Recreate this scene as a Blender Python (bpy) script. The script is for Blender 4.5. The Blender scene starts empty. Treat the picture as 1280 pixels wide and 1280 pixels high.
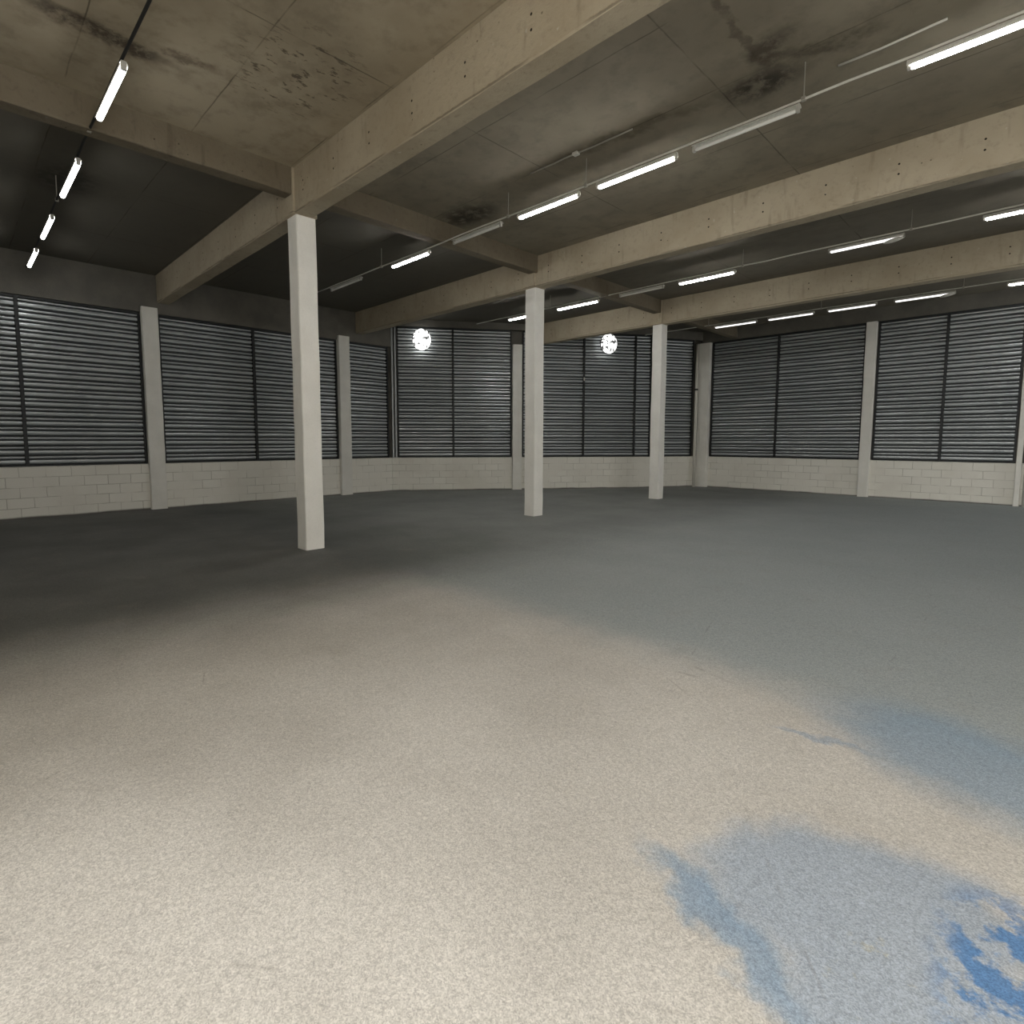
import bpy, bmesh, math, random
from mathutils import Vector, Matrix
random.seed(7)
S = bpy.context.scene
COL = S.collection
PI = math.pi

# ------------------------------------------------------------------ node helpers
class NT:
    def __init__(s, name):
        s.m = bpy.data.materials.new(name); s.m.use_nodes = True
        s.t = s.m.node_tree; s.t.nodes.clear()
        s.out = s.n('ShaderNodeOutputMaterial')
    def n(s, typ, **kw):
        nd = s.t.nodes.new(typ)
        for k, v in kw.items(): setattr(nd, k, v)
        return nd
    def put(s, sock, v):
        if isinstance(v, bpy.types.NodeSocket): s.t.links.new(v, sock)
        elif isinstance(v, (tuple, list)) and sock.type == 'RGBA' and len(v) == 3: sock.default_value = (*v, 1)
        else: sock.default_value = v
    def math(s, op, a, b=None, c=None, clamp=False):
        nd = s.n('ShaderNodeMath', operation=op); nd.use_clamp = clamp
        for i, v in enumerate((a, b, c)):
            if v is not None: s.put(nd.inputs[i], v)
        return nd.outputs[0]
    def mix(s, fac, a, b, mode='MIX'):
        nd = s.n('ShaderNodeMix', data_type='RGBA', blend_type=mode)
        s.put(nd.inputs[0], fac); s.put(nd.inputs[6], a); s.put(nd.inputs[7], b)
        return nd.outputs[2]
    def mapr(s, v, a, b, c=0., d=1., smooth=True):
        nd = s.n('ShaderNodeMapRange'); nd.interpolation_type = 'SMOOTHSTEP' if smooth else 'LINEAR'
        s.put(nd.inputs[0], v)
        for i, x in enumerate((a, b, c, d)): s.put(nd.inputs[i+1], x)
        return nd.outputs[0]
    def noise(s, vec, scale, detail=3., rough=.55):
        nd = s.n('ShaderNodeTexNoise'); s.put(nd.inputs['Vector'], vec)
        nd.inputs['Scale'].default_value = scale; nd.inputs['Detail'].default_value = detail
        nd.inputs['Roughness'].default_value = rough
        return nd.outputs[0]
    def coord(s, kind='Object'): return s.n('ShaderNodeTexCoord').outputs[kind]
    def pos(s): return s.n('ShaderNodeNewGeometry').outputs['Position']
    def sep(s, v):
        nd = s.n('ShaderNodeSeparateXYZ'); s.put(nd.inputs[0], v); return nd.outputs
    def comb(s, x, y, z):
        nd = s.n('ShaderNodeCombineXYZ')
        for i, v in enumerate((x, y, z)): s.put(nd.inputs[i], v)
        return nd.outputs[0]
    def vmath(s, op, a, b):
        nd = s.n('ShaderNodeVectorMath', operation=op); s.put(nd.inputs[0], a); s.put(nd.inputs[1], b); return nd.outputs[0]
    def bump(s, h, strength=.3, dist=.02):
        nd = s.n('ShaderNodeBump'); nd.inputs['Strength'].default_value = strength; nd.inputs['Distance'].default_value = dist
        s.put(nd.inputs['Height'], h); return nd.outputs[0]
    def bsdf(s, color, rough=.8, metal=0., normal=None, spec=.5):
        p = s.n('ShaderNodeBsdfPrincipled')
        s.put(p.inputs['Base Color'], color); s.put(p.inputs['Roughness'], rough); s.put(p.inputs['Metallic'], metal)
        s.put(p.inputs['Specular IOR Level'], spec)
        if normal is not None: s.put(p.inputs['Normal'], normal)
        s.t.links.new(p.outputs[0], s.out.inputs[0]); return s.m
    # soft ellipse mask centred (cx,cy), radii (rx,ry), rotated; v is a displaced 2D coordinate
    def blob(s, x, y, cx, cy, rx, ry, rot=0., soft=.6):
        c, sn = math.cos(rot), math.sin(rot)
        dx = s.math('SUBTRACT', x, cx); dy = s.math('SUBTRACT', y, cy)
        a = s.math('ADD', s.math('MULTIPLY', dx, c/rx), s.math('MULTIPLY', dy, sn/rx))
        b = s.math('ADD', s.math('MULTIPLY', dx, -sn/ry), s.math('MULTIPLY', dy, c/ry))
        d = s.math('SQRT', s.math('ADD', s.math('MULTIPLY', a, a), s.math('MULTIPLY', b, b)))
        return s.mapr(d, 1-soft*.5, 1+soft*.5, 1., 0.)

def plain(name, color, rough=.6, metal=0., spec=.5, grain=0.):
    t = NT(name)
    col = color
    if grain:
        nz = t.noise(t.coord(), 40., 2.)
        col = t.mix(t.mapr(nz, .35, .65), tuple(c*(1-grain) for c in color), color)
    return t.bsdf(col, rough, metal, None, spec)

# ------------------------------------------------------------------ materials
def make_floor():
    t = NT('floor_concrete'); p = t.pos(); x, y, z = t.sep(p)
    n1 = t.noise(p, .9, 4.); n2 = t.noise(p, 3.2, 4., .6)
    wx = t.math('ADD', x, t.math('MULTIPLY', t.math('SUBTRACT', n2, .5), .35))
    wy = t.math('ADD', y, t.math('MULTIPLY', t.math('SUBTRACT', t.noise(t.vmath('ADD', p, (7.3, 2.1, 0)), 3.0, 4., .6), .5), .45))
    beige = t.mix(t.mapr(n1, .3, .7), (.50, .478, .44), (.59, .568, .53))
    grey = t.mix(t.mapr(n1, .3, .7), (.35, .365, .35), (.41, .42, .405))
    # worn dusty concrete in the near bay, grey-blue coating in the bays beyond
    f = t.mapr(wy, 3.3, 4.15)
    left_shade = t.mapr(wx, -4.0, -6.4)  # left floor painted darker to stand in for its shade
    left_shade = t.math('MULTIPLY', left_shade, t.mapr(y, 3.6, 7.5, 1., .45))
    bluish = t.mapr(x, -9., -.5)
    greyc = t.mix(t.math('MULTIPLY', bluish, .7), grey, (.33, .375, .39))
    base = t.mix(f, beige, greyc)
    base = t.mix(t.math('MULTIPLY', left_shade, .9), base, t.mix(t.mapr(n1, .3, .7), (.088, .091, .085), (.122, .126, .118)))
    # remains of blue paint
    patch = t.math('MAXIMUM', t.blob(wx, wy, -.40, 2.12, .50, .36, .55, .55), t.blob(wx, wy, -.16, 1.80, .36, .30, .5, .6))
    streak = t.blob(wx, wy, -.70, 1.72, .36, .085, -.42, .9)
    upper = t.blob(wx, wy, -.15, 3.50, .72, .42, -.35, .9)
    spur = t.blob(wx, wy, -.80, 3.20, .22, .035, .35, 1.)
    base = t.mix(t.math('MULTIPLY', patch, .62), base, (.25, .34, .46))
    base = t.mix(t.math('MULTIPLY', streak, .75), base, (.20, .30, .42))
    base = t.mix(t.math('MULTIPLY', upper, .6), base, (.17, .29, .42))
    base = t.mix(t.math('MULTIPLY', spur, .5), base, (.22, .31, .44))
    n3 = t.noise(p, 7.5, 5., .65)
    deepz = t.blob(x, y, .02, 2.08, .17, .42, .12, .8)
    deep = t.math('MULTIPLY', t.mapr(n3, .43, .55), deepz)
    base = t.mix(t.math('MULTIPLY', deep, .9), base, (.085, .215, .45))
    bare = t.math('MULTIPLY', t.mapr(t.noise(t.vmath('ADD', p, (3., 9., 0)), 9., 5., .7), .56, .64), t.blob(x, y, -.18, 1.86, .22, .2, 0., .8))
    base = t.mix(t.math('MULTIPLY', bare, .8), base, (.42, .42, .36))
    smudge = t.math('MULTIPLY', t.mapr(t.noise(p, 2.2, 5., .6), .55, .75), .16)
    base = t.mix(smudge, base, (.30, .27, .23))
    # hairline cracks and coarse grain
    vor = t.n('ShaderNodeTexVoronoi', feature='DISTANCE_TO_EDGE'); vor.inputs['Scale'].default_value = .42
    t.put(vor.inputs['Vector'], t.vmath('ADD', p, (.6, .2, 0.)))
    crack = t.math('MULTIPLY', t.mapr(vor.outputs['Distance'], .0, .0035, 1., 0.), t.mapr(n2, .5, .62))
    base = t.mix(t.math('MULTIPLY', crack, .28), base, (.16, .14, .12))
    def cells(scale):
        v = t.n('ShaderNodeTexVoronoi'); v.voronoi_dimensions = '2D'; v.inputs['Scale'].default_value = scale; t.put(v.inputs['Vector'], p)
        return t.sep(v.outputs['Color'])[0]
    g = cells(250.); g2 = cells(105.); g3 = t.noise(p, 38., 2., .7)
    gg = t.math('ADD', t.math('ADD', t.math('MULTIPLY', t.math('SUBTRACT', g, .5), .42), t.math('MULTIPLY', t.math('SUBTRACT', g2, .5), .18)), t.math('MULTIPLY', t.math('SUBTRACT', g3, .5), .30))
    k = t.math('ADD', gg, 1.)
    base = t.mix(1., base, t.comb(k, k, k), 'MULTIPLY')
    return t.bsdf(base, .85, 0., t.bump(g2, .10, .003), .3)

def make_ceiling():
    t = NT('slab_concrete'); p = t.pos(); x, y, z = t.sep(p)
    n1 = t.noise(p, .7, 5., .6); n2 = t.noise(p, 4., 5., .65)
    base = t.mix(t.mapr(n1, .3, .7), (.31, .265, .193), (.43, .375, .28))
    base = t.mix(t.math('MULTIPLY', t.mapr(n2, .45, .72), .45), base, (.19, .162, .12))
    # left and far bays painted darker to stand in for their shade
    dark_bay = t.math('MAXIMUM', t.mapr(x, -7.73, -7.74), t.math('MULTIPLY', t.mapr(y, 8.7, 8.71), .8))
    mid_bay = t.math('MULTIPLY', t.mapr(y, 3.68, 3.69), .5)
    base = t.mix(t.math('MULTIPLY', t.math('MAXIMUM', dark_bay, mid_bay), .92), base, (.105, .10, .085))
    w = t.math('MULTIPLY', t.math('SUBTRACT', t.noise(p, 2., 4.), .5), .035)
    def seam(c, off, step, wd):
        a = t.math('ABSOLUTE', t.math('SUBTRACT', t.math('FRACT', t.math('ADD', t.math('DIVIDE', t.math('SUBTRACT', t.math('ADD', c, w), off), step), .5)), .5))
        return t.mapr(a, 0., wd/step, 1., 0.)
    s1 = t.math('MAXIMUM', seam(x, -5.2, 2.44, .012), seam(y, 2.3, 1.22, .011))
    s1 = t.math('MULTIPLY', s1, t.mapr(t.noise(p, 1.3, 3.), .36, .62))
    base = t.mix(t.math('MULTIPLY', s1, .7), base, (.045, .038, .028))
    # scraped marks
    sc = t.math('MULTIPLY', t.blob(x, y, -5.75, 2.75, .75, .55, 0., .9),
                t.mapr(t.noise(t.comb(t.math('MULTIPLY', x, 9.), t.math('MULTIPLY', y, 3.2), 0.), 1.4, 4., .7), .555, .62))
    base = t.mix(t.math('MULTIPLY', sc, .75), base, (.07, .055, .04))
    # water stains, soot marks
    wx = t.math('ADD', x, t.math('MULTIPLY', t.math('SUBTRACT', t.noise(p, 2.6, 5., .65), .5), .5))
    wy = t.math('ADD', y, t.math('MULTIPLY', t.math('SUBTRACT', t.noise(t.vmath('ADD', p, (5., 1., 0)), 2.6, 5., .65), .5), .5))
    brk = t.mapr(t.noise(t.vmath('ADD', p, (2., 8., 0)), 5.5, 5., .7), .36, .56, .35, 1.)
    def stain(b, k, col):
        nonlocal base; base = t.mix(t.math('MULTIPLY', t.math('MULTIPLY', b, k), brk), base, col)
    stain(t.blob(wx, wy, -6.42, 1.25, .14, .5, .08, 1.), .85, (.05, .038, .03))
    stain(t.blob(wx, wy, -6.25, 1.85, .07, .25, 0., 1.), .6, (.07, .05, .04))
    stain(t.blob(wx, wy, -2.28, 5.15, .05, .7, 0., .9), .55, (.07, .055, .04))
    stain(t.blob(wx, wy, -2.15, 5.75, .18, .28, .5, 1.), .75, (.05, .04, .03))
    stain(t.blob(wx, wy, -1.75, 6.05, .38, .12, .2, 1.), .6, (.06, .05, .035))
    stain(t.blob(x, y, -2.42, 6.22, .34, .22, 0., 1.3), .85, (.022, .02, .017))
    stain(t.blob(x, y, -7.15, 6.3, .55, .3, 0., 1.4), .85, (.025, .022, .018))
    stain(t.blob(wx, wy, -4.0, 6.0, 1.1, .10, .06, 1.2), .5, (.06, .05, .03))
    stain(t.blob(wx, wy, -10.3, 1.4, .5, .35, 0., 1.4), .6, (.03, .028, .025))
    h = t.math('ADD', t.math('MULTIPLY', t.noise(p, 30., 4., .7), .4), t.math('MULTIPLY', s1, -.6))
    return t.bsdf(base, .9, 0., t.bump(h, .4, .01), .2)

def make_beam(name='beam_concrete', tone=1.):
    t = NT(name); p = t.pos(); x, y, z = t.sep(p)
    n1 = t.noise(p, 1.1, 4.); n2 = t.noise(p, 14., 5., .7)
    base = t.mix(t.mapr(n1, .3, .7), (.38, .325, .238), (.45, .395, .30))
    base = t.mix(t.math('MULTIPLY', t.mapr(n2, .5, .75), .45), base, (.25, .215, .16))
    st = t.mapr(t.noise(t.comb(t.math('MULTIPLY', x, 9.), t.math('MULTIPLY', y, 9.), t.math('MULTIPLY', z, 1.3)), 1., 3.), .58, .72)
    base = t.mix(t.math('MULTIPLY', st, .3), base, (.17, .145, .105))
    vor = t.n('ShaderNodeTexVoronoi'); vor.inputs['Scale'].default_value = 9.; t.put(vor.inputs['Vector'], p)
    pit = t.math('MULTIPLY', t.mapr(vor.outputs['Distance'], .03, .11, 1., 0.), t.mapr(t.noise(p, 2.1, 2.), .50, .58))
    base = t.mix(t.math('MULTIPLY', pit, .8), base, (.06, .05, .038))
    # formwork tie holes in pairs
    fx = t.math('MULTIPLY', t.math('SUBTRACT', t.math('FRACT', t.math('DIVIDE', t.math('ADD', x, 20.05), .82)), .5), .82)
    def hole(zz):
        dz = t.math('SUBTRACT', z, zz)
        d = t.math('SQRT', t.math('ADD', t.math('MULTIPLY', fx, fx), t.math('MULTIPLY', dz, dz)))
        return t.mapr(d, .009, .015, 1., 0.)
    hl = t.math('MAXIMUM', hole(4.93), hole(5.05))
    base = t.mix(hl, base, (.02, .017, .013))
    chip = t.math('MULTIPLY', t.mapr(t.noise(t.vmath('ADD', p, (1., 4., 2.)), 11., 3., .6), .70, .73), 1.)
    base = t.mix(t.math('MULTIPLY', chip, .6), base, (.52, .49, .41))
    lz = t.math('ADD', z, t.math('MULTIPLY', t.math('SUBTRACT', n2, .5), .04))
    lip = t.math('MULTIPLY', t.math('MULTIPLY', t.mapr(lz, 4.717, 4.732, 1., 0.), t.mapr(z, 4.704, 4.709)), t.mapr(n1, .4, .55))
    base = t.mix(t.math('MULTIPLY', lip, .6), base, (.09, .075, .055))
    if tone != 1.: base = t.mix(1., base, (tone, tone*.98, tone*.95), 'MULTIPLY')
    h = t.math('SUBTRACT', n2, t.math('MULTIPLY', pit, .8))
    return t.bsdf(base, .9, 0., t.bump(h, .5, .015), .2)

def make_paint(name, a, b):
    t = NT(name); p = t.pos()
    n1 = t.noise(p, 2.5, 4.); n2 = t.noise(p, 45., 4., .7)
    base = t.mix(t.mapr(n1, .3, .7), a, b)
    base = t.mix(t.math('MULTIPLY', t.mapr(n2, .5, .8), .3), base, tuple(c*.62 for c in a))
    return t.bsdf(base, .8, 0., t.bump(n2, .35, .008), .3)

def make_blocks():
    t = NT('painted_blocks'); o = t.coord(); x, y, z = t.sep(o); p = t.pos()
    n1 = t.noise(p, 1.2, 4.); n2 = t.noise(p, 50., 4., .7)
    br = t.n('ShaderNodeTexBrick'); br.offset = .5
    w = t.math('MULTIPLY', t.math('SUBTRACT', t.noise(p, 6., 2.), .5), .02)
    t.put(br.inputs['Vector'], t.comb(t.math('ADD', x, w), t.math('ADD', z, w), 0.))
    t.put(br.inputs['Color1'], (.72, .705, .64)); t.put(br.inputs['Color2'], (.78, .765, .70)); t.put(br.inputs['Mortar'], (.40, .38, .325))
    br.inputs['Scale'].default_value = 1.; br.inputs['Brick Width'].default_value = .42; br.inputs['Row Height'].default_value = .208
    br.inputs['Mortar Size'].default_value = .007; br.inputs['Mortar Smooth'].default_value = .4
    base = t.mix(t.mapr(t.noise(p, 1.9, 3.), .36, .64, .05, 1.), (.74, .72, .655), br.outputs['Color'])
    base = t.mix(t.math('MULTIPLY', t.mapr(n1, .45, .75), .35), base, (.58, .55, .48))
    base = t.mix(t.math('MULTIPLY', t.mapr(n2, .5, .8), .35), base, (.50, .48, .42))
    gr = t.mapr(t.math('ADD', z, t.math('MULTIPLY', n1, .05)), .03, .075, 1., 0.)
    base = t.mix(t.math('MULTIPLY', gr, .85), base, (.03, .028, .025))
    h = t.math('SUBTRACT', n2, t.math('MULTIPLY', br.outputs['Fac'], 1.5))
    return t.bsdf(base, .85, 0., t.bump(h, .45, .008), .3)

def make_metal():
    t = NT('galvanised_sheet'); p = t.pos()
    n1 = t.noise(p, .8, 3.); n2 = t.noise(t.vmath('MULTIPLY', p, (.25, .25, 7.)), 1.3, 3.)
    base = t.mix(t.mapr(n1, .3, .7), (.42, .45, .465), (.50, .525, .535))
    base = t.mix(t.math('MULTIPLY', t.mapr(n2, .45, .7), .3), base, (.32, .345, .355))
    rg = t.mapr(t.noise(p, 5., 3.), .3, .7, .30, .42)
    return t.bsdf(base, rg, .55, t.bump(t.noise(t.vmath('MULTIPLY', p, (1., 1., .4)), 1.6, 1.), .03, .02), .5)

def make_lens(name, strength, dark):
    t = NT(name); o = t.coord()
    n = t.noise(o, 9., 3., .6)
    m = t.mapr(n, .525, .55)
    e = t.n('ShaderNodeEmission'); t.put(e.inputs['Color'], t.mix(t.math('MULTIPLY', m, dark), (1., 1., .97), (.012, .012, .012)))
    e.inputs['Strength'].default_value = strength
    t.t.links.new(e.outputs[0], t.out.inputs[0]); return t.m

def make_glow(name, col, k):
    t = NT(name); e = t.n('ShaderNodeEmission'); t.put(e.inputs['Color'], col); e.inputs['Strength'].default_value = k
    t.t.links.new(e.outputs[0], t.out.inputs[0]); return t.m

M = dict(
    floor=make_floor(), ceiling=make_ceiling(), beam=make_beam(), beam_darker=make_beam('darker_beam_concrete', .43), blocks=make_blocks(), metal=make_metal(),  # cross beams use the beam concrete toned darker
    column=make_paint('white_column_paint', (.80, .79, .75), (.86, .85, .81)),
    pilaster=make_paint('grey_column_paint', (.68, .67, .62), (.75, .74, .69)),
    lintel=make_paint('bare_lintel', (.12, .115, .10), (.155, .145, .125)),
    dark=plain('dark_steel', (.018, .02, .021), .5, .3, .4),
    groove_shade=plain('sheet_groove_shade', (.05, .054, .056), .7, 0., .3),
    post=plain('grey_steel', (.33, .35, .36), .45, .5, .5),
    housing=plain('white_sheet_steel', (.68, .67, .63), .45, 0., .5, .12),
    socket=plain('grey_plastic', (.45, .44, .41), .5),
    conduit=plain('pale_conduit', (.74, .73, .68), .5, .2),
    cable=plain('black_cable', (.015, .015, .015), .6),
    rod=plain('zinc_rod', (.46, .44, .39), .5, .5),
    aged=make_glow('aged_tube', (1., .985, .95), 6.5),
    lit=make_glow('lit_tube', (1., .985, .95), 15.5),
    unlit=plain('unlit_tube', (.86, .86, .83), .3), dim=make_glow('unlit_tube_added_glow', (1., .99, .96), .42),  # dim: unlit tubes given a faint glow in place of reflected daylight
    pipe=plain('white_pvc', (.66, .64, .58), .5, 0., .5, .1),
    rim=plain('lamp_rim', (.05, .05, .05), .5, .3),
    lens_bright=make_lens('bright_lens', 1.1, .99), lens_dim=make_lens('mottled_lens', .42, .97),
    outside=plain('outside_paving', (.34, .33, .31), .9, 0., .2, .15),
    plaster=make_paint('plaster', (.36, .345, .30), (.42, .40, .35)),
)

# ------------------------------------------------------------------ mesh helpers
def link(name, bm, mat, parent=None, smooth=False, matrix=None):
    me = bpy.data.meshes.new(name); bm.normal_update(); bm.to_mesh(me); bm.free()
    o = bpy.data.objects.new(name, me); COL.objects.link(o)
    if mat: me.materials.append(mat)
    if smooth:
        for f in me.polygons: f.use_smooth = True
    if parent: o.parent = parent
    if matrix is not None: o.matrix_world = matrix
    return o
def empty(name, label, cat, loc=(0, 0, 0), rz=0., group=None):
    o = bpy.data.objects.new(name, None); COL.objects.link(o); o.empty_display_size = .2
    o.location = loc; o.rotation_euler = (0, 0, rz); tag(o, label, cat, group); return o
def tag(o, label, cat, group=None):
    o['label'] = label; o['category'] = cat
    if group: o['group'] = group
    return o
def struct(o): o['kind'] = 'structure'; return o
def box(bm, x0, x1, y0, y1, z0, z1, bev=0.):
    b2 = bmesh.new(); bmesh.ops.create_cube(b2, size=1.)
    for v in b2.verts: v.co = Vector(((x0+x1)/2+v.co.x*(x1-x0), (y0+y1)/2+v.co.y*(y1-y0), (z0+z1)/2+v.co.z*(z1-z0)))
    if bev: bmesh.ops.bevel(b2, geom=b2.edges[:], offset=bev, segments=2, profile=.5, affect='EDGES')
    me = bpy.data.meshes.new('t'); b2.to_mesh(me); b2.free(); bm.from_mesh(me); bpy.data.meshes.remove(me)
def tube(bm, pts, r, seg=10):
    pts = [Vector(q) for q in pts]; rings = []
    for i, q in enumerate(pts):
        d = (pts[min(i+1, len(pts)-1)] - pts[max(i-1, 0)]).normalized()
        a = d.cross(Vector((0, 0, 1)) if abs(d.z) < .9 else Vector((1, 0, 0))).normalized(); b = d.cross(a)
        rr = r[i] if isinstance(r, (list, tuple)) else r
        rings.append([bm.verts.new(q + (a*math.cos(2*PI*k/seg) + b*math.sin(2*PI*k/seg))*rr) for k in range(seg)])
    for A, B in zip(rings, rings[1:]):
        for k in range(seg): bm.faces.new((A[k], A[(k+1) % seg], B[(k+1) % seg], B[k]))
    bm.faces.new(rings[0][::-1]); bm.faces.new(rings[-1])
    bmesh.ops.recalc_face_normals(bm, faces=bm.faces[:])
def extrude_profile(bm, prof, x0, x1, n=1):
    """prof: open polyline (y, z) swept along x"""
    cols = [[bm.verts.new((x0+(x1-x0)*i/n, y, z)) for y, z in prof] for i in range(n+1)]
    for A, B in zip(cols, cols[1:]):
        for k in range(len(prof)-1): bm.faces.new((A[k], B[k], B[k+1], A[k+1]))
def one(name, mat, x0, x1, y0, y1, z0, z1, parent=None, bev=0., matrix=None):
    bm = bmesh.new(); box(bm, x0, x1, y0, y1, z0, z1, bev); return link(name, bm, mat, parent, matrix=matrix)

# ------------------------------------------------------------------ room layout (metres; floor z = 0, camera above the origin)
CEIL = 5.30; SILL = 1.05
XL = -14.72; YR = 18.50; XE = 7.5; YB = -2.60
CL = Vector((XL, 9.80, 0)); CD = Vector((-9.718, 16.785, 0)); CR = Vector((-8.80, YR, 0))
def wall_frame(P, Q):
    d = (Q-P); L = d.length; a = math.atan2(d.y, d.x)
    return Matrix.Translation(P) @ Matrix.Rotation(a, 4, 'Z'), L, a, P      # local +x along the wall, inside is local -y

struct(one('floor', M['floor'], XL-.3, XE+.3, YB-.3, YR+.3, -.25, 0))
struct(one('ceiling', M['ceiling'], XL-.3, XE+.3, YB-.3, YR+.3, CEIL, CEIL+.25))

W_LEFT = wall_frame(Vector((XL, YB, 0)), CL); W_DIAG = wall_frame(CL, CD); W_END = wall_frame(CD, CR); W_RIGHT = wall_frame(CR, Vector((XE, YR, 0)))
def block_wall(name, W, top):
    struct(one(name, M['blocks'], 0, W[1], 0, .20, 0, SILL, matrix=W[0]))
    struct(one('trim_1' if name == 'wall_left' else 'trim_2' if name == 'wall_back' else 'trim_3' if name == 'wall_end' else 'trim_4',
               M['lintel'], 0, W[1], -.02, .22, top, CEIL, matrix=W[0]))
    # outer skin closing the bay behind the sheets
    struct(one(name + '_outer', M['lintel'], -.35, W[1]+.35, .20, .45, -.1, CEIL+.1, matrix=W[0]))
block_wall('wall_left', W_LEFT, 4.45); block_wall('wall_back', W_DIAG, 5.10); block_wall('wall_end', W_END, 5.02); block_wall('wall_right', W_RIGHT, 4.92)

# wall behind the viewer with the wide loading opening that lets the daylight in
OX0, OX1, OZ = -2.25, 5.0, 4.6
RY0, RY1, RZ = -1.8, 1.2, 3.4  # unseen side opening, added to brighten the right side
SY0, SY1, SZ = 14.6, 17.2, 2.3  # second unseen opening, added to brighten the right wall
bm = bmesh.new()
box(bm, XL-.25, OX0, YB-.25, YB, 0, CEIL); box(bm, OX1, XE, YB-.25, YB, 0, CEIL); box(bm, OX0, OX1, YB-.25, YB, OZ, CEIL)
struct(link('wall_entrance', bm, M['plaster']))
bm = bmesh.new()
box(bm, XE, XE+.25, YB-.25, RY0, 0, CEIL); box(bm, XE, XE+.25, RY1, SY0, 0, CEIL); box(bm, XE, XE+.25, SY1, YR+.2, 0, CEIL); box(bm, XE, XE+.25, RY0, RY1, RZ, CEIL); box(bm, XE, XE+.25, SY0, SY1, SZ, CEIL)
struct(link('wall_front', bm, M['plaster']))
# unseen outside wall, added to block sky and darken the left floor
struct(one('wall_blocker', M['plaster'], OX1, OX1+.25, YB-20, YB-.25, -.02, 12.))
struct(one('ground', M['outside'], -30, 30, YB-40, YB-.3, -.3, -.02))

# ------------------------------------------------------------------ beams
def beam(name, x0, x1, y0, y1, z0, z1, label, group=None):
    bm = bmesh.new(); n = max(2, int(max(x1-x0, y1-y0)/.35))
    along = 0 if (x1-x0) > (y1-y0) else 1
    rnd = random.Random(int(y0*100)+int(x0*10))
    sec = []
    for i in range(n+1):
        f = i/n; j = lambda k: rnd.uniform(-k, k)
        c = .012
        prof = [(0, z1), (0, z0+c+j(.006)), (c+j(.004), z0+j(.004)), (1, z0+j(.004)), (2, z0+c+j(.006)), (2, z1)]
        ring = []
        lo, hi = (y0, y1) if along == 0 else (x0, x1)
        for t_, z in prof:
            w = lo+j(.003) if t_ == 0 else lo+c if t_ < .5 else hi-c if t_ == 1 else hi+j(.003)
            ring.append(bm.verts.new((x0+(x1-x0)*f, w, z) if along == 0 else (w, y0+(y1-y0)*f, z)))
        sec.append(ring)
    for A, B in zip(sec, sec[1:]):
        for k in range(5): bm.faces.new((A[k], A[k+1], B[k+1], B[k]))
        bm.faces.new((A[5], A[0], B[0], B[5]))
    bm.faces.new(sec[0]); bm.faces.new(sec[-1][::-1])
    bmesh.ops.recalc_face_normals(bm, faces=bm.faces[:])
    o = link(name, bm, M['beam_darker' if name == 'cross_beam' else 'beam']); tag(o, label, 'beam', group); return o
BY = [3.555, 8.60, 13.56]
beam('concrete_beam', XL, XE, BY[0], BY[0]+.25, 4.70, CEIL, 'deep concrete ceiling beam nearest the camera, resting on the nearest white column', 'deep ceiling beams')
beam('concrete_beam', XL, XE, BY[1], BY[1]+.25, 4.70, CEIL, 'deep concrete ceiling beam over the middle free-standing white column', 'deep ceiling beams')
beam('concrete_beam', -12.05, XE, BY[2], BY[2]+.25, 4.68, CEIL, 'deep concrete ceiling beam over the farthest free-standing white column', 'deep ceiling beams')
XC = (-7.84, -7.62)
beam('cross_beam', *XC, YB, BY[0], 4.95, CEIL, 'shallow concrete cross beam running from the nearest column toward the left frame edge', 'shallow cross beams')
beam('cross_beam', *XC, BY[0]+.25, BY[1], 4.97, CEIL, 'shallow concrete cross beam between the nearest and the middle white columns', 'shallow cross beams')
beam('cross_beam', *XC, BY[1]+.25, BY[2], 4.97, CEIL, 'shallow concrete cross beam between the middle and the farthest white columns', 'shallow cross beams')
beam('cross_beam', *XC, BY[2]+.25, YR, 4.97, CEIL, 'shallow concrete cross beam behind the farthest white column toward the end wall', 'shallow cross beams')

# ------------------------------------------------------------------ columns
def shaft_bm(w, d, h, seed):
    bm = bmesh.new(); rnd = random.Random(seed); n = 14; c = .012; rings = []
    for i in range(n+1):
        z = h*i/n; j = lambda: rnd.uniform(-.004, .004)
        pts = [(c, 0), (w-c, 0), (w, c), (w, d-c), (w-c, d), (c, d), (0, d-c), (0, c)]
        a, b = j(), j()
        rings.append([bm.verts.new((x-w/2+a, y-d/2+b, z)) for x, y in pts])
    for A, B in zip(rings, rings[1:]):
        for k in range(8): bm.faces.new((A[k], A[(k+1) % 8], B[(k+1) % 8], B[k]))
    bm.faces.new(rings[0][::-1]); bm.faces.new(rings[-1]); return bm
for (x, y, zt, lab) in ((-7.745, 3.715, 4.70, 'free-standing square white column nearest the camera'),
                    (-7.835, 8.755, 4.70, 'middle one of the three free-standing square white columns'),
                    (-7.74, 13.71, 4.68, 'farthest of the three free-standing square white columns')):
    t = empty('column', lab, 'column', (x, y, 0), 0, 'free-standing columns')
    link('shaft', shaft_bm(.285, .285, zt, int(y*10)), M['column'], t)
    bm = bmesh.new(); box(bm, -.16, .155, -.19, .16, zt+.001, CEIL-.002, .01); h = link('column_head', bm, M['beam'], t); h['label'] = 'bare concrete column head between the beams'
def pilaster(W, s0, s1, proud, top, lab, cat='column'):
    m, L, a, P = W
    c = m @ Vector(((s0+s1)/2, -proud/2+.02, 0))
    o = link('wall_column', shaft_bm(s1-s0, proud+.04, top, int(s0*31)), M['pilaster']); o.location = c; o.rotation_euler = (0, 0, a)
    tag(o, lab, cat, 'columns set against the walls'); return o
pilaster(W_LEFT, 3.22-YB, 3.54-YB, .12, 4.56, 'grey concrete column against the left wall between its two widest louvered bays')
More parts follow.
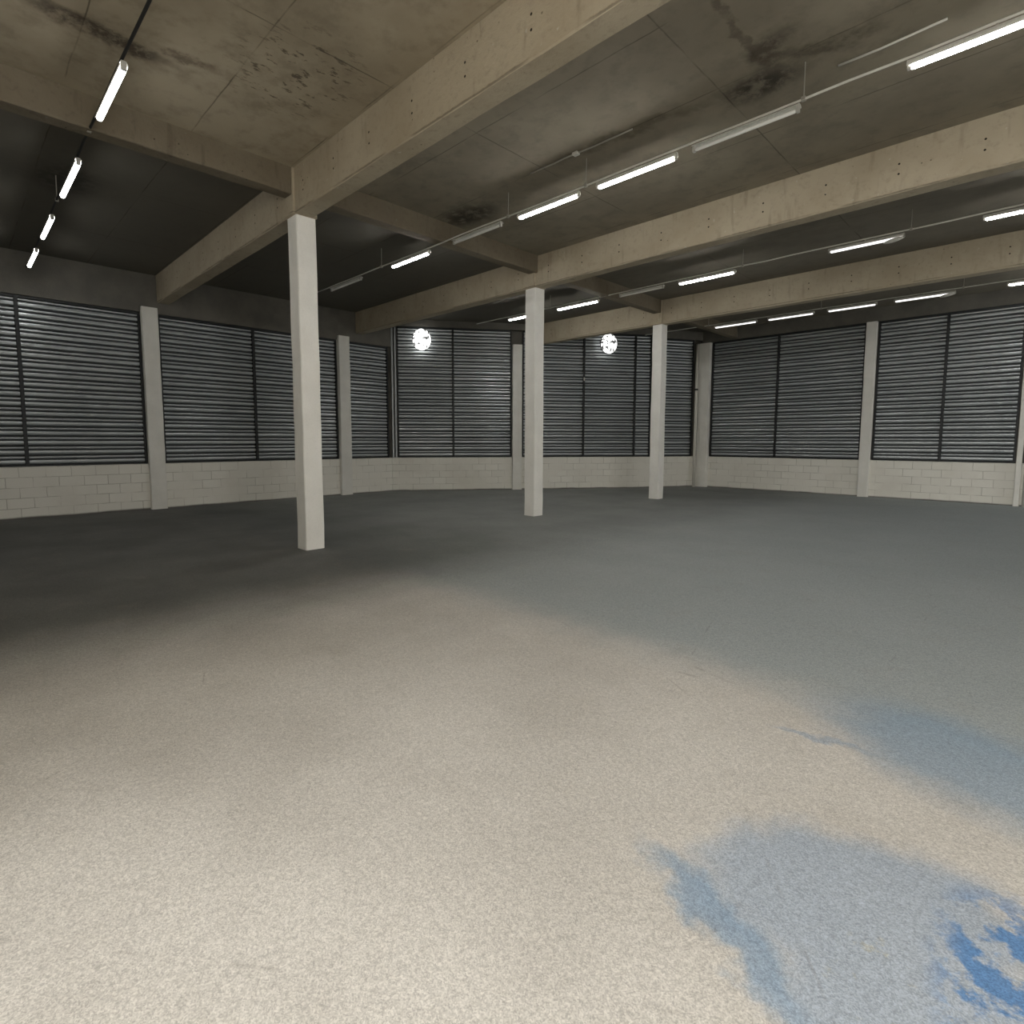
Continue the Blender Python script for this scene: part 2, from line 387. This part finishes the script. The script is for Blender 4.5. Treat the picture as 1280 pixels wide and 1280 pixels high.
pilaster(W_LEFT, 8.00-YB, 8.34-YB, .12, 4.56, 'grey concrete column on the left wall just right of the nearest white column')
pilaster(W_DIAG, 3.81, 4.12, .12, 4.63, 'grey concrete column on the back wall half hidden by the middle white column')
pilaster(W_RIGHT, -.06, .33, .13, 4.90, 'pale concrete corner column at the left end of the right wall')
pilaster(W_RIGHT, -3.96+8.8, -3.70+8.8, .12, 4.91, 'pale concrete column in the middle of the right wall')
pilaster(W_RIGHT, -.64+8.8, -.53+8.8, .12, 4.91, 'narrow pale column on the right wall cut by the right frame edge')
# filler strips beside the corner column / last column
t = empty('downpipe', 'white downpipe with a dark joint standing beside the corner column', 'pipe', (-8.81, YR-.35, 0))
bm = bmesh.new(); tube(bm, [(0, 0, 0), (0, 0, 4.86)], .05, 16); link('pipe', bm, M['pipe'], t, True)
bm = bmesh.new(); tube(bm, [(0, 0, 3.30), (0, 0, 3.36)], .056, 16); cj = link('joint', bm, M['dark'], t); cj['label'] = 'dark pipe joint'
t = empty('downpipe', 'pale vertical pipe standing at the right frame edge beside the narrow column', 'pipe', (-.42, YR-.09, 0))
bm = bmesh.new(); tube(bm, [(0, 0, 0), (0, 0, 4.9)], .06, 16); link('pipe', bm, M['pipe'], t, True)

# ------------------------------------------------------------------ louvered metal bays
def sheet_profile(z0, z1):
    """trapezoidal horizontal sheet: wide rib, groove, narrow rib, groove per 0.2 m; (y, z), front at y = 0"""
    pts = []; per = .2; n = int(round((z1-z0)/per)); per = (z1-z0)/n; k = per/.2
    for i in range(n):
        b = z0+i*per
        for y, z in ((.090, 0.), (.090, .016), (.030, .021), (.006, .029), (-.003, .060), (.002, .090), (.010, .099), (.090, .104), (.090, .126), (.030, .131), (.006, .138), (.002, .154), (.006, .172), (.090, .180)):
            pts.append((y, b+z*k))
    pts.append((.090, z1)); return pts
def louver(W, s0, s1, top, mullions, label, posts=(), panel_gap=.0, latch=None):
    m, L, a, P = W
    t = empty('metal_louver', label, 'louvered wall panel', P + (m.to_3x3() @ Vector((s0, 0, 0))), a, 'louvered metal bays')
    t.location.z = SILL
    w = s1-s0; h = top-SILL
    cuts = [0] + [q-s0 for q in mullions] + [w]
    for A, B in zip(cuts, cuts[1:]):
        a0 = A + (.02 if A == 0 else .025); b0 = B - (.02 if B == w else .025)
        bm = bmesh.new(); extrude_profile(bm, [(y+.05, z) for y, z in sheet_profile(.03, h-.03)], a0, b0)
        o = link('slat_panel', bm, M['metal'], t)
        o.data.materials.append(M['groove_shade'])
        for f in o.data.polygons: f.material_index = 1 if f.center.y > .125 else 0     # groove backs painted dark as shade between the sheet ribs
    for q in mullions:
        mu = one('mullion', M['dark'], q-s0-.032, q-s0+.032, .008, .095, .0, h, t, .004)
        if latch is not None and abs(q-latch) < .01:
            lt = one('latch', M['pipe'], q-s0-.02, q-s0+.02, -.012, .008, 2.50, 2.60, mu, .004); lt['label'] = 'small white latch'
    one('sill_rail', M['dark'], 0, w, .012, .10, .0, .035, t, .003)
    one('head_rail', M['dark'], 0, w, .012, .10, h-.05, h, t, .003)
    one('side_jamb', M['dark'], 0, .035, .012, .10, .035, h-.05, t); one('side_jamb', M['dark'], w-.035, w, .012, .10, .035, h-.05, t)
    return t
y0 = -YB
louver(W_LEFT, .15, 3.20+y0, 4.45, [1.12+y0], 'louvered metal bay of the left wall nearest the left frame edge')
louver(W_LEFT, 3.56+y0, 7.98+y0, 4.45, [5.68+y0], 'louvered metal bay of the left wall partly behind the nearest white column')
louver(W_LEFT, 8.36+y0, 9.70+y0, 4.45, [], 'narrow dark louvered metal bay between left wall column and corner posts')
louver(W_DIAG, .19, 3.79, 5.10, [1.92], 'shiny louvered metal bay of the back wall under the bright glowing round lamp')
louver(W_DIAG, 4.16, 8.56, 5.10, [6.22, 8.00], 'louvered metal bay of the back wall between the middle and farthest white columns', latch=6.22)
louver(W_END, .03, 1.62, 5.02, [], 'small dark louvered metal bay between farthest white column and corner column')
louver(W_RIGHT, .37, 4.82, 4.92, [2.48], 'louvered metal bay of the right wall beside the corner column')
louver(W_RIGHT, 5.13, 8.13, 4.92, [6.65], 'bright louvered metal bay of the right wall nearest the right frame edge')
louver(W_RIGHT, 8.7, 16.2, 4.92, [11.2, 13.7], 'long louvered metal bay of the right wall beyond the right frame edge')
t = empty('corner_post', 'pair of grey steel corner posts between left wall louvers and shiny back bay', 'post', W_DIAG[0] @ Vector((.09, -.03, SILL)), W_DIAG[2])
bm = bmesh.new(); box(bm, -.075, -.022, 0, .05, 0, 4.02, .006); link('post', bm, M['post'], t)
bm = bmesh.new(); box(bm, .018, .07, 0, .05, 0, 4.02, .006); link('post', bm, M['post'], t)

# ------------------------------------------------------------------ fluorescent fixtures
def fixture_proto(lit, length=1.2):
    """local x along the tube, z = 0 at the tube centre; housing above"""
    t = empty('tube_light', 'x', 'light')
    bm = bmesh.new(); L = length
    if lit != 'bare':
        prof = [(-.031, -.002), (-.033, .018), (-.020, .048), (.020, .048), (.033, .018), (.031, -.002), (.0295, -.002), (.0295, .016), (-.0295, .016), (-.0295, -.002), (-.031, -.002)]
        r = .027
    else:
        prof = [(-.045, .026), (-.043, .034), (-.022, .05), (.022, .05), (.043, .034), (.045, .026), (.041, .027), (.02, .042), (-.02, .042), (-.041, .027), (-.045, .026)]
        r = .018
    extrude_profile(bm, prof, -L/2, L/2)
    link('housing', bm, M['housing'], t)
    bm = bmesh.new(); tube(bm, [(-L/2+.035, 0, -.006), (-L/2+.05, 0, -.006), (L/2-.05, 0, -.006), (L/2-.035, 0, -.006)], [r*.75, r, r, r*.75], 16)
    link('tube', bm, M['lit' if lit is True else 'aged' if lit == 'aged' else 'dim' if lit == 'dim' else 'unlit'], t, True)
    for s in (-1, 1):
        bm = bmesh.new(); box(bm, s*(L/2-.018)-.016, s*(L/2-.018)+.016, -.022, .022, -.026, .046, .005); link('socket', bm, M['socket'], t)
    bm = bmesh.new(); tube(bm, [(0, 0, .05), (0, 0, .066)], .012, 8); link('clip', bm, M['rod'], t)
    return t
def copy_thing(src):
    r = src.copy(); COL.objects.link(r)
    for ch in src.children:
        c = ch.copy(); COL.objects.link(c); c.parent = r
    return r
PROTO = {}
def fixture(lit, x0, x1, y, z, label, rail, cap=False, tilt=0.):
    key = (lit, round(x1-x0, 2))
    if key not in PROTO: o = PROTO[key] = fixture_proto(lit, x1-x0)
    else: o = copy_thing(PROTO[key])
    o.location = ((x0+x1)/2, y, z); o['label'] = label; o['category'] = 'light'; o['group'] = 'tube lights of the ' + rail
    o.rotation_euler = (0, tilt, 0)
    if cap:                                    # loose end cover hanging at the near end
        L = x1-x0; bm = bmesh.new()
        bmesh.ops.create_uvsphere(bm, u_segments=12, v_segments=8, radius=1.)
        for v in bm.verts: v.co = Vector((L/2-.14+v.co.x*.15, v.co.y*.04, -.03+v.co.z*.035+v.co.x*.02))
        c = link('loose_cover', bm, M['housing'], o, True); c['label'] = 'crumpled loose cover at one end'
    return o
ZT = 4.872
# row 1: four lit tubes over the left bay
for x0, x1, lab in ((-7.18, -6.03, 'lit tube light nearest the camera in the leftmost ceiling row'),
                    (-9.75, -8.42, 'lit tube light just beyond the shallow cross beam in the leftmost ceiling row'),
                    (-11.95, -10.75, 'lit tube light third from the camera in the leftmost ceiling row'),
                    (-14.05, -12.80, 'lit tube light farthest from the camera, above the left wall louvers')):
    fixture('aged', x0, x1, 1.30, 4.875, lab, 'leftmost row')
# row 2: between the nearest and the middle beam
R2 = [(True, -1.13, .05, 'lit tube light crossing the upper right frame edge'),
      ('bare', -3.12, -2.0, 'unlit tube light with bare white housing nearest the upper right corner'),
      (True, -4.43, -3.31, 'lit tube light directly left of the bare unlit housing under the leaking ceiling stain'),
      (True, -5.84, -4.72, 'lit tube light just left of the hanger rod below the small ceiling junction box'),
      ('bare', -7.33, -6.19, 'unlit tube light under the sooty ceiling spot by the cross beam'),
      (True, -9.14, -7.98, 'single lit tube light between the nearest and the middle white columns'),
      ('bare', -11.5, -10.25, 'faint unlit tube light at the far dark end, right of the nearest column')]
for lit, x0, x1, lab in R2: fixture(lit, x0, x1, 6.15, ZT, lab, 'second row')
R3 = [(True, -.97, .2, 'lit tube light at the right frame edge above the third deep beam', False),
      ('dim', -3.03, -1.93, 'white tube light with added glow and crumpled end cover just above the third deep beam', True),
      (True, -5.86, -4.66, 'lit tube light right of the farthest white column head', False),
      ('bare', -7.32, -6.2, 'unlit tube light crossing the cross beam left of a lit tube', False),
      (True, -9.17, -7.9, 'lit tube light just right of the middle white column', False),
      (True, -10.9, -9.65, 'lit tube light half hidden behind the middle white column', False)]
for lit, x0, x1, lab, cap in R3: fixture(lit, x0, x1, 11.1, 4.90, lab, 'third row', cap)
R4 = [(True, -.93, .25, 'lit tube light at the right frame edge above the right wall louvers', False),
      ('dim', -2.93, -1.78, 'white tube light with added glow and crumpled end cover above the right wall louvers', True),
      ('dim', -4.35, -3.27, 'white tube light with added glow above the middle column of the right wall', False),
      ('dim', -5.82, -4.65, 'white tube light with added glow above the first bay of the right wall', False),
      ('dim', -7.32, -6.1, 'white tube light with added glow farthest along the right wall, near the corner column', False)]
for lit, x0, x1, lab, cap in R4: fixture(lit, x0, x1, 16.1, 4.91, lab, 'fourth row', cap)

# conduits with hanger rods
def rail(label, y, z, x0, x1, hang, mat, r=.013):
    t = empty('light_conduit', label, 'conduit', (0, y, 0), 0, 'conduits carrying the tube lights')
    rnd = random.Random(int(y*10)); pts = []
    n = int((x1-x0)/.5)
    for i in range(n+1): pts.append((x0+(x1-x0)*i/n, rnd.uniform(-.006, .006), z+rnd.uniform(-.006, .004)))
    bm = bmesh.new(); tube(bm, pts, r, 8); link('pipe', bm, mat, t, True)
    for hx in hang:
        bm = bmesh.new(); tube(bm, [(hx, 0, z), (hx, .004, CEIL-.003)], .006, 6); link('hanger_rod', bm, M['rod'], t)
        bm = bmesh.new(); box(bm, hx-.02, hx+.02, -.02, .02, z-.02, z+.02, .004); link('clamp', bm, M['rod'], t)
    return t
rail('black cable conduit linking the leftmost row of tube lights', 1.30, 4.962, -14.5, 5., [-10.2, -7.7, -4.9, -2.], M['cable'], .014)
rail('pale conduit linking the tube lights between the nearest and middle deep beams', 6.15, 4.955, -12.2, 5., [-9.5, -6.05, -4.61, -1.97, 1.], M['conduit'], .012)
rail('pale conduit linking the tube lights between the middle and third deep beams', 11.1, 4.985, -12.2, 5., [-9.4, -4.52, -1.85, 1.], M['conduit'])
rail('pale conduit linking the tube lights along the right wall', 16.1, 4.995, -9.6, 5., [-7.5, -4.5, -1.65, 1.], M['conduit'])
# conduit fixed on the slab above row 2
t = empty('ceiling_conduit', 'thin rusty conduit fixed to the ceiling slab above the second row of lights', 'conduit', (0, 5.93, CEIL-.014))
rnd = random.Random(3); pts = [(-5.4+.2*i, rnd.uniform(-.008, .008)+.02*i*.2, rnd.uniform(-.002, .002)) for i in range(9)]
bm = bmesh.new(); tube(bm, pts, .010, 8); link('pipe', bm, M['rod'], t, True)
bm = bmesh.new(); box(bm, -4.66, -4.58, -.025, .045, -.022, .012, .006); link('junction_box', bm, M['conduit'], t)
t = empty('ceiling_conduit', 'short pale conduit on the ceiling slab beside the lit tube at upper right', 'conduit', (0, 6.42, CEIL-.014))
bm = bmesh.new(); tube(bm, [(-1.75, 0, 0), (-1.4, .01, 0), (-.9, -.02, 0)], .011, 8); link('pipe', bm, M['conduit'], t, True)

# ------------------------------------------------------------------ round lamps on the back wall
def round_lamp(s, z, lens, label):
    m, L, a, P = W_DIAG
    c = m @ Vector((s, -.25, z))
    t = empty('round_lamp', label, 'lamp', c, a, 'round lamps on the back wall')
    rx, rz, seg = .275, .325, 32
    bm = bmesh.new(); rings = []
    for (k, y) in ((1., 0.), (.99, -.03), (.9, -.055), (.6, -.085), (.3, -.097), (.02, -.10)):
        rings.append([bm.verts.new((rx*k*math.cos(2*PI*i/seg), y, rz*k*math.sin(2*PI*i/seg))) for i in range(seg)])
    for A, B in zip(rings, rings[1:]):
        for i in range(seg): bm.faces.new((A[i], A[(i+1) % seg], B[(i+1) % seg], B[i]))
    bm.faces.new(rings[-1]); bmesh.ops.recalc_face_normals(bm, faces=bm.faces[:])
    link('lens', bm, lens, t, True)
    bm = bmesh.new(); rings = []
    for (k, y) in ((1.0, .02), (1.06, .01), (1.07, -.02), (1.02, -.035), (.985, -.02), (1.0, .02)):
        rings.append([bm.verts.new((rx*k*math.cos(2*PI*i/seg), y, rz*k*math.sin(2*PI*i/seg))) for i in range(seg)])
    for A, B in zip(rings, rings[1:]):
        for i in range(seg): bm.faces.new((A[i], A[(i+1) % seg], B[(i+1) % seg], B[i]))
    bmesh.ops.recalc_face_normals(bm, faces=bm.faces[:])
    link('rim', bm, M['rim'], t, True)
    bm = bmesh.new(); tube(bm, [(0, .02, 0), (0, .26, 0)], [.09, .05], 16); link('wall_bracket', bm, M['rim'], t, True)
    return t
round_lamp(.95, 4.66, M['lens_bright'], 'bright glowing round lamp high on the shiny back bay')
round_lamp(6.95, 4.72, M['lens_dim'], 'round white mottled lamp hanging below the farthest deep beam')

# ------------------------------------------------------------------ daylight
w = bpy.data.worlds.new('World'); S.world = w; w.use_nodes = True
nt = w.node_tree; bg = nt.nodes['Background']
bg.inputs[0].default_value = (1.0, .98, .945, 1); bg.inputs[1].default_value = 2.3
pl = bpy.data.lights.new('doorway_daylight', 'AREA'); pl.shape = 'RECTANGLE'; pl.size = OX1-OX0; pl.size_y = OZ
pl.cycles.is_portal = True
po = bpy.data.objects.new('doorway_daylight', pl); COL.objects.link(po)
po.location = ((OX0+OX1)/2, YB-.12, OZ/2); po.rotation_euler = (PI/2, 0, 0)
for q0, q1, qz in ((RY0, RY1, RZ), (SY0, SY1, SZ)):  # portals of the two added side openings
    pl = bpy.data.lights.new('added_side_daylight', 'AREA'); pl.shape = 'RECTANGLE'; pl.size = qz; pl.size_y = q1-q0
    pl.cycles.is_portal = True
    po = bpy.data.objects.new('added_side_daylight', pl); COL.objects.link(po)
    po.location = (XE+.12, (q0+q1)/2, qz/2); po.rotation_euler = (0, PI/2, 0)

# ------------------------------------------------------------------ camera
cam = bpy.data.cameras.new('camera'); co = bpy.data.objects.new('camera', cam); COL.objects.link(co)
f_px = 689.6; cam.sensor_width = 36; cam.sensor_fit = 'HORIZONTAL'; cam.lens = f_px/1280*36
cam.shift_x = (640-632.03)/1280; cam.shift_y = (611.27-640)/1280
cam.clip_start = .05; cam.clip_end = 200
r = Vector((.71013915, .7040597, .00152899)); u = Vector((-.06318804, .06157044, .99610057)); f = Vector((-.70122013, .70746663, -.08821173))
mt = Matrix(((r.x, u.x, -f.x, 0), (r.y, u.y, -f.y, 0), (r.z, u.z, -f.z, 1.6), (0, 0, 0, 1)))
co.matrix_world = mt
S.camera = co

vs = S.view_settings; S.display_settings.display_device = 'sRGB'
vs.view_transform = 'Standard'; vs.look = 'None'; vs.gamma = 1; vs.use_curve_mapping = False; vs.exposure = 2.28
S.cycles.use_denoising = True; S.cycles.max_bounces = 10; S.cycles.diffuse_bounces = 8; S.cycles.sample_clamp_indirect = 6.
